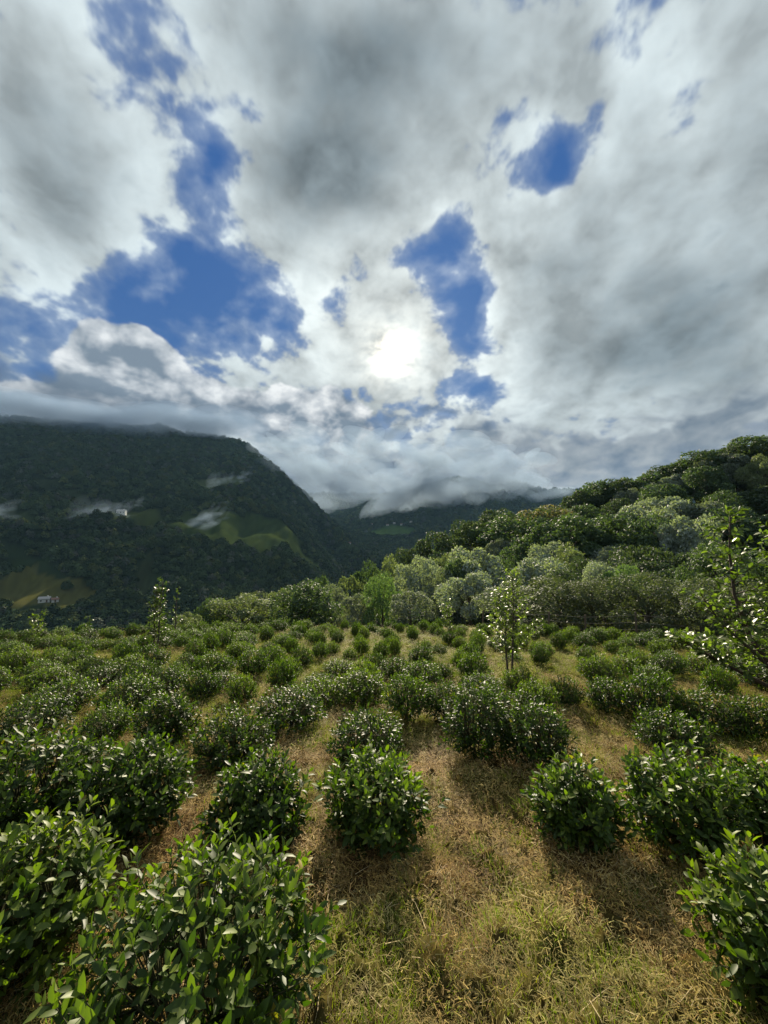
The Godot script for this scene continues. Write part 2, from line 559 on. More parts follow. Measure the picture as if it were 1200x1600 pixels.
# ---------------------------------------------------------------- woods on the near slope
# x, f, height, crown width, kind, label
const TREES := [
	[-13.1,25.9,2.6,2.5,3,"pale feathery shrub at the left end of the tree line behind the field"],
	[-13.2,30.2,4.3,3.6,0,"loose pale green tree left of the two rounded trees behind the field"],
	[-11.4,34.1,5.3,4.9,2,"rounded olive bush tree left of the brushy upright tree behind the field"],
	[-9.6,36.8,6.5,4.2,3,"brushy upright yellow green tree between two rounded ones behind the field"],
	[-6.3,32.4,5.1,3.2,0,"small leafy tree right of the brushy upright tree"],
	[-5.0,36.7,6.3,4.1,1,"grey green tree in the tree line right of centre left cluster"],
	[-7.8,47.4,10.2,4.6,0,"tree peeping over the tree line left of the slope foot"],
	[-4.5,51.8,11.3,5.4,3,"light olive tree on the sunny lower edge of the wooded slope"],
	[-2.2,31.9,4.2,3.7,1,"silvery low tree just left of the bright green round one"],
	[-0.1,31.0,5.3,3.2,5,"bright green round tree in the middle of the tree line"],
	[-2.3,56.0,12.6,5.6,0,"small round tree high on the lower edge of the slope"],
	[1.2,60.0,13.7,6.7,3,"sunlit olive tree on the lower left shoulder of the slope"],
	[1.7,24.9,2.7,3.0,1,"grey willow behind the far centre of the tea field"],
	[4.7,51.8,11.1,7.3,6,"pale silvery tree left of the brightest white leaved one"],
	[6.1,41.6,8.4,4.8,1,"tall grey willow in front of the pale silvery trees"],
	[11.0,45.7,10.6,7.8,6,"brightest white leaved tree in the middle of the wooded slope"],
	[8.4,43.2,9.4,4.8,0,"green tree squeezed left of the brightest white leaved tree"],
	[4.6,69.8,15.0,8.1,4,"dark olive tree on the skyline above the pale silvery tree"],
	[11.3,75.2,13.9,11.5,4,"dark olive tree on the skyline left of the round crowned ones"],
	[18.1,82.0,14.3,10.7,4,"narrow dark tree on the skyline edge of the slope"],
	[25.4,88.4,15.4,13.9,4,"dark tree on the skyline below the cloud wisps"],
	[25.3,75.9,12.0,15.9,0,"broad green tree below the skyline left of the orange topped one"],
	[33.7,79.1,11.4,15.4,7,"tree with pale orange flowering top near the skyline"],
	[28.8,61.6,12.6,14.3,0,"large full crowned tree in the middle of the upper slope"],
	[38.3,63.3,10.6,15.4,0,"broad dark tree right of the large full crowned one"],
	[17.3,43.7,8.9,9.1,6,"wide pale grey tree low on the slope above the young field tree"],
	[23.2,53.2,9.8,7.1,6,"pale leaved tree above the wide pale grey one"],
	[22.7,46.8,10.1,7.1,3,"yellowish tree beside the wide pale grey one"],
	[7.7,22.7,2.7,3.9,1,"grey green tree behind the young two stemmed field tree"],
	[8.8,19.6,2.8,4.8,2,"wide grey green thicket behind the leaning stick"],
	[13.3,23.5,3.9,3.2,6,"small white sprouting tree above the thickets by the fence"],
	[13.7,22.1,3.6,2.5,5,"light green shrub right of the small white sprouting tree"],
	[11.2,16.6,2.7,3.8,2,"domed olive thicket just behind the wire fence"],
	[26.1,39.1,10.0,8.1,4,"dark layered tree above the domed olive thicket"],
	[48.6,94.2,13.4,11.7,4,"leftmost of the high skyline trees on the right hill"],
	[52.8,94.2,14.2,13.1,0,"skyline tree second from the left on the right hill"],
	[56.8,91.9,12.9,14.5,4,"low spreading skyline tree on the right hill"],
	[61.9,90.9,11.7,16.1,0,"rounded skyline tree in the middle of the right hill crest"],
	[67.2,88.3,11.6,16.0,4,"skyline tree where the right crest begins to climb"],
	[72.4,85.5,11.6,16.8,0,"tall skyline tree near the right edge of the frame"],
	[77.6,83.5,10.9,17.7,4,"very broad skyline tree next to the right edge of the frame"],
	[83.8,83.1,10.7,17.6,0,"topmost skyline tree cut by the right edge of the frame"],
	[47.3,64.5,11.5,13.6,6,"silver grey tree below the right crest"],
	[52.1,60.7,11.0,11.8,1,"grey green round tree below the right crest"],
	[38.8,49.6,12.9,8.5,6,"tree with a streak of white leaves in the middle of the right slope"],
	[51.5,55.9,11.6,10.9,0,"dark tree above the fruit tree"],
	[64.9,65.2,9.2,13.0,4,"dark tree under the crest at the right edge of the frame"],
	[29.2,38.1,9.2,7.2,4,"shaded tree left of the fruit tree crown"],
	[34.8,40.0,9.9,8.3,0,"shaded tree behind the fruit tree crown"],
	[37.6,38.8,9.3,7.5,4,"shaded tree behind the fruit tree at the right edge"],
	[11.7,14.4,2.3,2.9,2,"dark thicket behind the fence left of the fruit tree"],
	[12.5,13.7,2.4,2.8,2,"dark thicket behind the fruit tree branch"],
	[9.9,18.5,2.5,2.9,2,"low dark thicket between the two large thickets by the fence"],
	[28.7,48.1,9.6,7.2,1,"dull grey tree in the shade of the broad dark one"],
	[21.3,40.8,8.7,5.3,4,"dark tree behind the small white sprouting tree"],
	[15.2,53.9,8.4,7.0,0,"green tree right of the brightest white leaved tree"],
	[21.1,60.4,8.9,7.9,0,"leafy tree under the broad green one"],
	[10.1,61.2,10.2,6.8,3,"olive tree above the grey willow"],
	[37.9,54.1,11.7,9.1,0,"tree left of the streak of white leaves"]
]

const LOOKS := {
	0: {"lobes": 15, "leaves": 812, "size": 0.041, "low": 0.16, "lobe": 0.30, "colors": [[0.063, 0.100, 0.053], [0.100, 0.150, 0.080]]},
	1: {"lobes": 14, "leaves": 928, "size": 0.034, "low": 0.10, "lobe": 0.28, "colors": [[0.128, 0.157, 0.130], [0.210, 0.244, 0.216]]},
	2: {"lobes": 19, "leaves": 899, "size": 0.028, "low": -0.12, "lobe": 0.30, "colors": [[0.078, 0.100, 0.063], [0.126, 0.152, 0.090]]},
	3: {"lobes": 13, "leaves": 870, "size": 0.034, "low": 0.08, "lobe": 0.26, "colors": [[0.143, 0.183, 0.099], [0.233, 0.273, 0.154]]},
	4: {"lobes": 15, "leaves": 812, "size": 0.037, "low": 0.14, "lobe": 0.29, "colors": [[0.047, 0.075, 0.046], [0.083, 0.112, 0.066]]},
	5: {"lobes": 14, "leaves": 870, "size": 0.034, "low": 0.08, "lobe": 0.30, "colors": [[0.112, 0.187, 0.080], [0.179, 0.271, 0.117]]},
	6: {"lobes": 15, "leaves": 870, "size": 0.038, "low": 0.12, "lobe": 0.27, "colors": [[0.180, 0.219, 0.190], [0.371, 0.420, 0.407]]},
	7: {"lobes": 15, "leaves": 812, "size": 0.039, "low": 0.16, "lobe": 0.29, "colors": [[0.068, 0.103, 0.057], [0.103, 0.141, 0.079]]}}

# a tree one metre tall and one metre wide; copies are stretched to their sizes
func make_tree_shape(kind: int, sd: int) -> Array:
	rng.seed = sd * 31 + kind
	var look: Dictionary = LOOKS[kind]
	var lobes := []
	var wood := Soup.new()
	var bark := Color(0.09, 0.075, 0.06)
	var low: float = look.low
	var top := Vector3(r(-0.03, 0.03), 0.62, r(-0.03, 0.03))
	wood.tube([Vector3(0, -0.06, 0), Vector3(r(-0.01, 0.01), low + 0.1, 0), Vector3(top.x * 0.5, 0.4, top.z * 0.5), top], [0.030, 0.024, 0.018, 0.006], 7, bark)
	for k in int(look.lobes):
		var t := (k + 0.5) / float(look.lobes)
		var y := lerpf(low + 0.14, 0.84, pow(t, 0.85))
		var reach := 0.36 * sqrt(maxf(0.02, 1.0 - pow((y - 0.45) / 0.5, 2.0))) * r(0.6, 1.22)
		var an := k * 2.399 + r(-0.4, 0.4)
		if k == look.lobes - 1: reach *= 0.3
		var p := Vector3(cos(an) * reach, y, sin(an) * reach)
		var lr: float = look.lobe * r(0.34, 0.72)
		lobes.append([p, lr])
		wood.tube([Vector3(top.x * y, y * 0.62, top.z * y), p * 0.6 + Vector3(0, y * 0.36, 0), p], [0.011, 0.007, 0.003], 5, bark)
	var crown := Soup.new()
	var nz := noise_of(sd, 5.0, 2)
	for lb in lobes:
		var c: Vector3 = lb[0]
		var lr: float = lb[1]
		for k in int(look.leaves):
			var d := unit()
			if d.y < -0.35 and rng.randf() < 0.6: continue
			var p := c + d * lr * Vector3(1.0, 0.86, 1.0) * (r(0.80, 1.02) + 0.30 * nz.get_noise_3dv(c + d * 0.3) + (r(0.0, 0.22) if rng.randf() < 0.12 else 0.0))
			if p.y < 0.01: continue
			var inside := false
			for ob in lobes:
				if ob[0] != c and p.distance_to(ob[0]) < float(ob[1]) * 0.66:
					inside = true
					break
			if inside: continue
			var up := (d * 0.9 + Vector3(0, 0.5, 0) + unit() * 0.8).normalized()
			var along := (unit() + d * 0.6).normalized()
			if absf(along.dot(up)) > 0.93: continue
			var t := rng.randf()
			var ca: Array = look.colors[0]
			var cb: Array = look.colors[1]
			var cc := Color(lerpf(ca[0], cb[0], t), lerpf(ca[1], cb[1], t), lerpf(ca[2], cb[2], t))
			if kind == 7 and rng.randf() < 0.55 * smoothstep(0.62, 0.86, p.y): cc = Color(0.23, 0.19, 0.10)
			var sz: float = look.size * r(0.7, 1.25)
			crown.leaflet(p - along * sz * 0.5, along, up, sz, sz * r(0.45, 0.62), 0.16, cc)
	return [wood.mesh(M.bark), crown.mesh(M.leaf)]

func make_hill_trees() -> void:
	var shapes := {}
	for kind in LOOKS: shapes[kind] = [make_tree_shape(kind, 3), make_tree_shape(kind, 8), make_tree_shape(kind, 15)]
	rng.seed = 501
	var group := "trees on the wooded slope behind the tea field"
	var spots := []
	var place := func(x: float, f: float, h: float, w: float, kind: int, label: String) -> void:
		var called: String = {0: "broadleaf_tree", 1: "willow_tree", 2: "thicket", 3: "brushy_tree", 4: "dark_tree", 5: "green_tree", 6: "silver_tree", 7: "flowering_tree"}[kind]
		var o := thing(called, label, "thicket" if kind == 2 else "tree", Vector3(x, ground_h(x, f) - 0.05, -f), r(0.0, TAU), group)
		var sh: Array = shapes[kind][rng.randi() % 3]
		o.scale = Vector3(w * 1.02, h, w * r(0.9, 1.1))
		part("trunk", sh[0], o)
		part("crown", sh[1], o)
		spots.append(Vector2(x, f))
		if label.ends_with("~"): later_label(o, label.trim_suffix("~"))
	for t in TREES: place.call(t[0], t[1], t[2], t[3], t[4], t[5])
	# the rest of the wood, tree by tree
	var words := {0: "leafy mid green tree", 1: "grey green willow", 4: "dark olive tree", 3: "light olive tree", 6: "pale silver tree"}
	var f := 25.0
	var odd := 0
	while f < 118.0:
		var step := 4.4 + f * 0.034
		odd = 1 - odd
		var x := -16.0 + f * 0.10 + odd * step * 0.6
		while x < f * 1.12 + 5.0:
			var px := x + r(-0.42, 0.42) * step
			var pf := f + r(-0.5, 0.5) * step
			x += step * 1.15
			if pf < field_edge(px) + 4.5: continue
			if px < -6.0 and pf > 44.0: continue
			var ok := true
			for q in spots:
				if q.distance_to(Vector2(px, pf)) < step * 0.70:
					ok = false
					break
			if not ok: continue
			var kind: int = [0, 4, 0, 4, 1, 3, 0, 6][rng.randi() % 8]
			var d := sqrt(px * px + pf * pf)
			var h := r(0.8, 1.08) * clampf(1.6 + d * 0.105, 3.2, 10.4)
			if px < 4.0: h *= 0.82
			var where := "low on the slope" if d < 40.0 else ("below mid slope" if d < 60.0 else ("above mid slope" if d < 85.0 else "near the skyline"))
			place.call(px, pf, h, maxf(h * r(0.65, 1.25), step * 0.8), kind, "%s %s, %s~" % [words[kind], where, side_word(px / pf)])
		f += step * 0.92

func side_word(k: float) -> String:
	if k < -0.72: return "far left"
	if k < -0.42: return "left"
	if k < -0.14: return "centre left"
	if k < 0.14: return "centre"
	if k < 0.42: return "centre right"
	if k < 0.72: return "right"
	return "far right"

# ---------------------------------------------------------------- the tea bushes
# x, f, width, height, leaf tone (0 dark, 1 mid, 2 yellowish), label
const BUSHES := [
	[-0.72, 1.62, 0.89, 0.60, 1, "large leafy tea bush in the bottom left foreground, nearest the camera"],
	[-1.74, 1.94, 0.78, 0.64, 2, "tea bush at the left edge beside the nearest foreground bush"],
	[1.72, 1.72, 0.64, 0.60, 2, "tea bush cut off by the bottom right corner"],
	[-2.52, 2.86, 0.88, 0.68, 0, "wide dark tea bush at the left edge in the second row"],
	[-1.78, 2.84, 0.70, 0.63, 0, "dark tea bush left of the straw path in the second row"],
	[-0.87, 2.78, 0.63, 0.61, 0, "upright dark tea bush just left of the central bush in the second row"],
	[-0.07, 2.84, 0.69, 0.60, 1, "round tea bush in the centre of the second row with deep shadow before it"],
	[1.33, 2.77, 0.54, 0.57, 1, "small round tea bush right of the open straw ground"],
	[2.02, 2.72, 0.67, 0.63, 1, "leafy tea bush with tall shoots second from the right edge"],
	[2.62, 2.76, 0.56, 0.55, 1, "tea bush at the right edge in the second row"],
	[-2.46, 4.50, 0.60, 0.63, 0, "tall sparkling tea bush at the left end of the third row pair"],
	[-1.55, 4.05, 0.76, 0.58, 0, "sparkling tea bush joined to the right of the tall one on the left"],
	[-0.18, 4.08, 0.74, 0.58, 0, "sparkling tea bush right behind the round central bush"],
	[0.97, 4.16, 0.68, 0.74, 0, "tallest bush of the broad sparkling clump right of centre"],
	[1.50, 3.99, 0.67, 0.62, 0, "right half of the broad sparkling clump right of centre"],
	[3.16, 4.32, 0.72, 0.48, 0, "low spreading tea bush behind the tall shoots on the right"],
	[-4.24, 4.70, 0.84, 0.48, 0, "low dark tea bush at the left edge in the third row"],
	[-3.22, 4.62, 0.53, 0.44, 1, "small tea bush standing alone on straw on the left"],
	[-1.24, 5.14, 0.88, 0.55, 0, "broad rounded tea bush alone in the middle distance left of centre"],
	[0.32, 5.26, 0.65, 0.53, 1, "tea bush left of its twin behind the sparkling clump"],
	[0.82, 5.26, 0.58, 0.47, 0, "tea bush right of its twin behind the sparkling clump"],
	[-0.98, 6.06, 0.70, 0.50, 2, "yellowish tea bush behind the broad rounded one, left half of a hedge"],
	[-0.37, 6.06, 0.77, 0.54, 2, "yellowish tea bush, right half of the hedge in the middle distance"],
	[-2.22, 6.16, 0.44, 0.48, 2, "narrow tea bush left of the broad rounded one"],
	[-2.92, 6.34, 0.55, 0.50, 0, "compact dark tea bush left of the narrow one"],
	[2.73, 5.93, 0.48, 0.48, 0, "small upright tea bush at the left side of the grass lane"],
	[3.22, 5.68, 0.58, 0.48, 0, "tea bush at the right side of the grass lane"],
	[3.55, 5.26, 0.75, 0.64, 0, "tall tea bush right of the grass lane, front of the right hand clump"],
	[4.05, 4.98, 0.72, 0.54, 0, "dark tea bush in the right hand clump"],
	[4.55, 4.80, 0.70, 0.52, 0, "rightmost tea bush of the right hand clump at the frame edge"],
	[-3.6, 5.6, 0.79, 0.50, 1, "tea bush behind the lone small one on the left"],
	[-4.7, 5.8, 0.84, 0.48, 1, "tea bush at the left edge behind the low dark one"],
	[1.5, 5.2, 0.62, 0.48, 0, "low tea bush behind the right half of the sparkling clump"],
	[2.05, 5.3, 0.53, 0.47, 2, "yellowish tea bush near the trunk of the young field tree"]]
const TONES := [
	[[0.029, 0.051, 0.011], [0.052, 0.086, 0.017], [0.110, 0.155, 0.029]],
	[[0.040, 0.070, 0.013], [0.074, 0.120, 0.020], [0.172, 0.225, 0.038]],
	[[0.052, 0.080, 0.013], [0.095, 0.140, 0.022], [0.215, 0.262, 0.045]]]

# leaves of a bush as [place, along, up, length, width, fold, curl, colour], and its stems
func grow_bush(sd: int, w: float, h: float, tone: int, shoots: int, big := 1.0) -> Array:
	rng.seed = sd
	var leaves := []
	var stems := Soup.new()
	var nz := noise_of(sd, 1.6, 2)
	var bark := Color(0.085, 0.07, 0.05)
	var tn: Array = TONES[tone]
	var forks := []
	for k in 7:
		var a := k * TAU / 7.0 + r(-0.3, 0.3)
		var p := Vector3(cos(a) * w * 0.16, h * 0.30, sin(a) * w * 0.16)
		var root := Vector3(cos(a) * 0.03, -0.05, sin(a) * 0.03)
		stems.tube([root, root.lerp(p, 0.5) + Vector3(0, 0.02, 0), p], [0.011, 0.009, 0.006], 5, bark)
		forks.append(p)
	for k in shoots:
		var ct := lerpf(1.0, -0.93, (k + 0.5) / shoots)
		var th := acos(ct)
		var ph := k * 2.39996 + r(-0.25, 0.25)
		var d := Vector3(sin(th) * cos(ph), ct, sin(th) * sin(ph))
		var lump := 1.0 + 0.50 * nz.get_noise_3dv(d * 1.15 + Vector3(sd % 17, 0, 0)) + r(-0.05, 0.05)
		if rng.randf() < 0.16: lump += r(0.04, 0.17)
		var wide := w * 0.5 * (0.92 if ct > -0.1 else 1.0)
		var p := Vector3(d.x * wide, h * 0.53 + d.y * h * 0.44, d.z * wide)
		p = Vector3(p.x * lump, h * 0.5 + (p.y - h * 0.5) * lump, p.z * lump)
		if p.y < 0.06: p.y = r(0.06, 0.13)
		var out := (d * 0.75 + Vector3(0, 0.75 if ct > 0.0 else 0.35, 0) + unit() * 0.22).normalized()
		var lng := r(0.09, 0.15) * big
		var start := p - out * lng
		var near: Vector3 = forks[0]
		for q in forks:
			if q.distance_squared_to(start) < near.distance_squared_to(start): near = q
		stems.tube([near, near.lerp(start, 0.55) - Vector3(0, 0.015, 0), start, p], [0.0042, 0.0034, 0.0024, 0.0012], 3, bark.lerp(Color(0.07, 0.09, 0.03), 0.5))
		var young := rng.randf() < (0.72 if ct > 0.25 else 0.3)
		var count := 7 if ct > -0.2 else 5
		var ph0 := r(0.0, TAU)
		var axis := out.cross(Vector3(0.13, 0.9, 0.41)).normalized()
		for j in count:
			var t := (j + 0.6) / count
			var spin := ph0 + j * 2.4
			var side := axis.rotated(out, spin)
			var lean := lerpf(1.15, 0.42, t) + r(-0.2, 0.2)
			var along := (out * cos(lean) + side * sin(lean)).normalized()
			var up := (out * sin(lean) - side * cos(lean) + unit() * 0.25).normalized()
			if absf(up.dot(along)) > 0.9: continue
			var L := lerpf(0.078, 0.050, t * t) * r(0.62, 1.28) * big
			var c0: Array = tn[0]
			var c1: Array = tn[1]
			var mixt := clampf(r(0.0, 1.0) * 0.8 + t * 0.2, 0.0, 1.0)
			var cc := Color(lerpf(c0[0], c1[0], mixt), lerpf(c0[1], c1[1], mixt), lerpf(c0[2], c1[2], mixt))
			if young and t > 0.45:
				var c2: Array = tn[2]
				cc = cc.lerp(Color(c2[0], c2[1], c2[2]), r(0.4, 1.0))
			if rng.randf() < 0.012: cc = Color(0.30, 0.24, 0.05)
			leaves.append([start.lerp(p, t), along, up, L, L * r(0.38, 0.46), r(0.18, 0.5), r(0.05, 0.32), cc])
	return [leaves, stems]

func joined_leaves(leaves: Array) -> Soup:
	var s := Soup.new()
	for l in leaves: s.leaf(l[0], l[1], l[2], l[3], l[4], l[5], l[6], l[7])
	return s

func make_tea() -> void:
	var rows := "tea bushes planted in rows across the sloping field"
	# single leaves of the nearest bushes share these shapes
	var forms := []
	for k in 6:
		var s := Soup.new()
		s.leaf(Vector3.ZERO, Vector3(0, 0, -1), Vector3.UP, 1.0, [0.40, 0.44, 0.42, 0.46, 0.38, 0.42][k], [0.2, 0.3, 0.45, 0.25, 0.4, 0.33][k], [0.1, 0.25, 0.16, 0.3, 0.06, 0.2][k], Color(1, 1, 1))
		forms.append(s.mesh(M.tea))
	var tints := {}
	var shared := {}
	for tone in 3:
		for k in 4:
			var b := grow_bush(900 + tone * 10 + k, 0.8, 0.56, tone, 370, 0.68)
			shared[tone * 4 + k] = [b[1].mesh(M.bark), joined_leaves(b[0]).mesh(M.tea)]
	for n in BUSHES.size():
		var b: Array = BUSHES[n]
		var o := thing("tea_bush", b[5], "tea bush", Vector3(b[0], ground_h(b[0], b[1]) - 0.01, -b[1]), 0.0, rows)
		if n >= 16:
			rng.seed = 40 + n
			o.rotation.y = r(0.0, TAU)
			o.scale = Vector3(b[2] / 0.8, b[3] / 0.56, b[2] / 0.8)
			var sh: Array = shared[b[4] * 4 + n % 4]
			part("stem", sh[0], o)
			part("foliage", sh[1], o, "stuff")
			continue
		var near := n < 10
		var area: float = b[2] * b[3]
		var g := grow_bush(60 + n * 7, b[2], b[3], b[4], int(270.0 + 250.0 * area) if near else 400, 0.9 if near else 0.68)
		part("stem", g[1].mesh(M.bark), o)
		var leaves: Array = g[0]
		if near:
			# the leaves that show largest are parts of their own, the rest one mass
			var eye := Vector3(0, 1.7, 0) - o.position
			leaves.sort_custom(func(p, q): return p[0].distance_squared_to(eye) - 0.5 * p[0].y < q[0].distance_squared_to(eye) - 0.5 * q[0].y)
			var single := 290 if n < 3 else 190
			rng.seed = 7000 + n
			for k in single:
				var l: Array = leaves[k]
				var c: Color = l[7]
				# a few shades, so that leaves can share their materials
				var key := "%d" % int(round(log(c.g) * 3.2))
				if not tints.has(key):
					var m := paint(0.48, 0.42, Color(0.88, 1.0, 0.36))
					m.albedo_color = c.linear_to_srgb()
					tints[key] = m
				var lf := part("leaf", forms[rng.randi() % 6], o)
				lf.material_override = tints[key]
				var along: Vector3 = l[1]
				var side := along.cross(l[2]).normalized()
				var up := side.cross(along).normalized()
				lf.transform = Transform3D(Basis(side * l[3], up * l[3], -along * l[3]), l[0])
			leaves = leaves.slice(single)
		part("foliage", joined_leaves(leaves).mesh(M.tea), o, "stuff")
	# the rows farther off
	rng.seed = 4242
	var f := 6.85
	var made := 0
	while f < 19.5 and made < 266:
		var reach := f * 1.04 + 0.6
		var x := -reach + r(0.0, 0.9)
		while x < reach:
			var open := smoothstep(7.0, 9.5, f) * smoothstep(-4.5, -1.5, x) * (1.0 - smoothstep(5.0, 8.0, x))
			var gap := lerpf(0.80, 0.90, open) * (0.93 + f * 0.012) * r(0.82, 1.2)
			var px := x + r(-0.15, 0.15)
			var pf := f + r(-0.26, 0.26)
			x += gap
			if rng.randf() < lerpf(0.06, 0.2, open): continue
			if pf > field_edge(px) - 0.4: continue
			if absf(px - 2.6) < 0.4 and absf(pf - 8.1) < 0.45: continue
			if absf(px + 5.73) < 0.4 and absf(pf - 9.84) < 0.45: continue
			# the lane of open grass on the right
			if absf(px - (2.9 + (pf - 6.0) * 0.05)) < 0.35 and pf < 9.0: continue
			var w := lerpf(r(0.46, 0.76), r(0.32, 0.56), open)
			var h := lerpf(r(0.36, 0.60), r(0.34, 0.58), open)
			var tone: int = [0, 1, 1, 2, 0, 2][rng.randi() % 6]
			var depth := "middle rows" if pf < 8.6 else ("mid far rows" if pf < 11.0 else ("far rows" if pf < 14.0 else "last rows"))
			var look: String = ["dark", "mid green", "yellowish"][tone]
			var size := "small" if w < 0.5 else ("broad" if w > 0.66 else "rounded")
			var label := "%s %s tea bush, %s, %s" % [size, look, depth, side_word(px / pf)]
			var o := thing("tea_bush", label, "tea bush", Vector3(px, ground_h(px, pf) - 0.01, -pf), r(0.0, TAU), rows)
			o.scale = Vector3(w / 0.8, h / 0.56, w / 0.8 * r(0.85, 1.15))
			var sh: Array = shared[tone * 4 + rng.randi() % 4]
			part("stem", sh[0], o)
			part("foliage", sh[1], o, "stuff")
			later_label(o, label)
			made += 1
		f += 0.90 + f * 0.010

# ---------------------------------------------------------------- young trees in the field, the fruit tree, the fence
# a slim tree: stems as polylines with side shoots that carry leaves
func slim_tree(stems: Array, shoots: int, spread: float, leaf: float, cols: Array, thick: float, lean_up: float) -> Array:
	var wood := Soup.new()
	var leaves := []
	var bark := Color(0.075, 0.06, 0.05)
	for st in stems:
		var rad := []
		for k in st.size(): rad.append(lerpf(thick, thick * 0.18, float(k) / (st.size() - 1)))
		wood.tube(st, rad, 6, bark)
		for k in shoots:
			var t := lerpf(0.28, 1.0, (k + rng.randf()) / shoots)
			var seg := minf(t * (st.size() - 1), st.size() - 1.001)
			var i0 := int(seg)
			var p: Vector3 = st[i0].lerp(st[i0 + 1], seg - i0)
			var a := k * 2.4 + r(-0.3, 0.3)
			var d := (Vector3(cos(a), 0, sin(a)) * (1.15 - t * 0.35) + Vector3(0, lean_up, 0)).normalized()
			var lng := spread * r(0.55, 1.15) * (1.18 - t * 0.75)
			var q := p + d * lng
			var mid := p.lerp(q, 0.5) - Vector3(0, lng * 0.06, 0)
			wood.tube([p, mid, q], [thick * 0.26, thick * 0.17, thick * 0.07], 4, bark)
			var nl := int(lng / (leaf * 0.30)) + 5
			for j in nl:
				var tt := lerpf(0.22, 1.0, (j + 0.5) / nl)
				var at := p.lerp(mid, tt * 2.0) if tt < 0.5 else mid.lerp(q, tt * 2.0 - 1.0)
				var side := (d.cross(unit())).normalized()
				var along := (d * 0.55 + side * 0.85 + Vector3(0, 0.12, 0)).normalized()
				var up := (Vector3(0, 1, 0) + unit() * 0.75).normalized()
				if absf(up.dot(along)) > 0.9: continue
				var c: Array = cols[0] if rng.randf() < 0.6 else cols[1]
				var v := r(0.75, 1.25)
				var L := leaf * r(0.7, 1.2)
				leaves.append([at, along, up, L, L * r(0.46, 0.58), r(0.1, 0.35), r(0.0, 0.3), Color(c[0] * v, c[1] * v, c[2] * v)])
	return [wood, leaves]

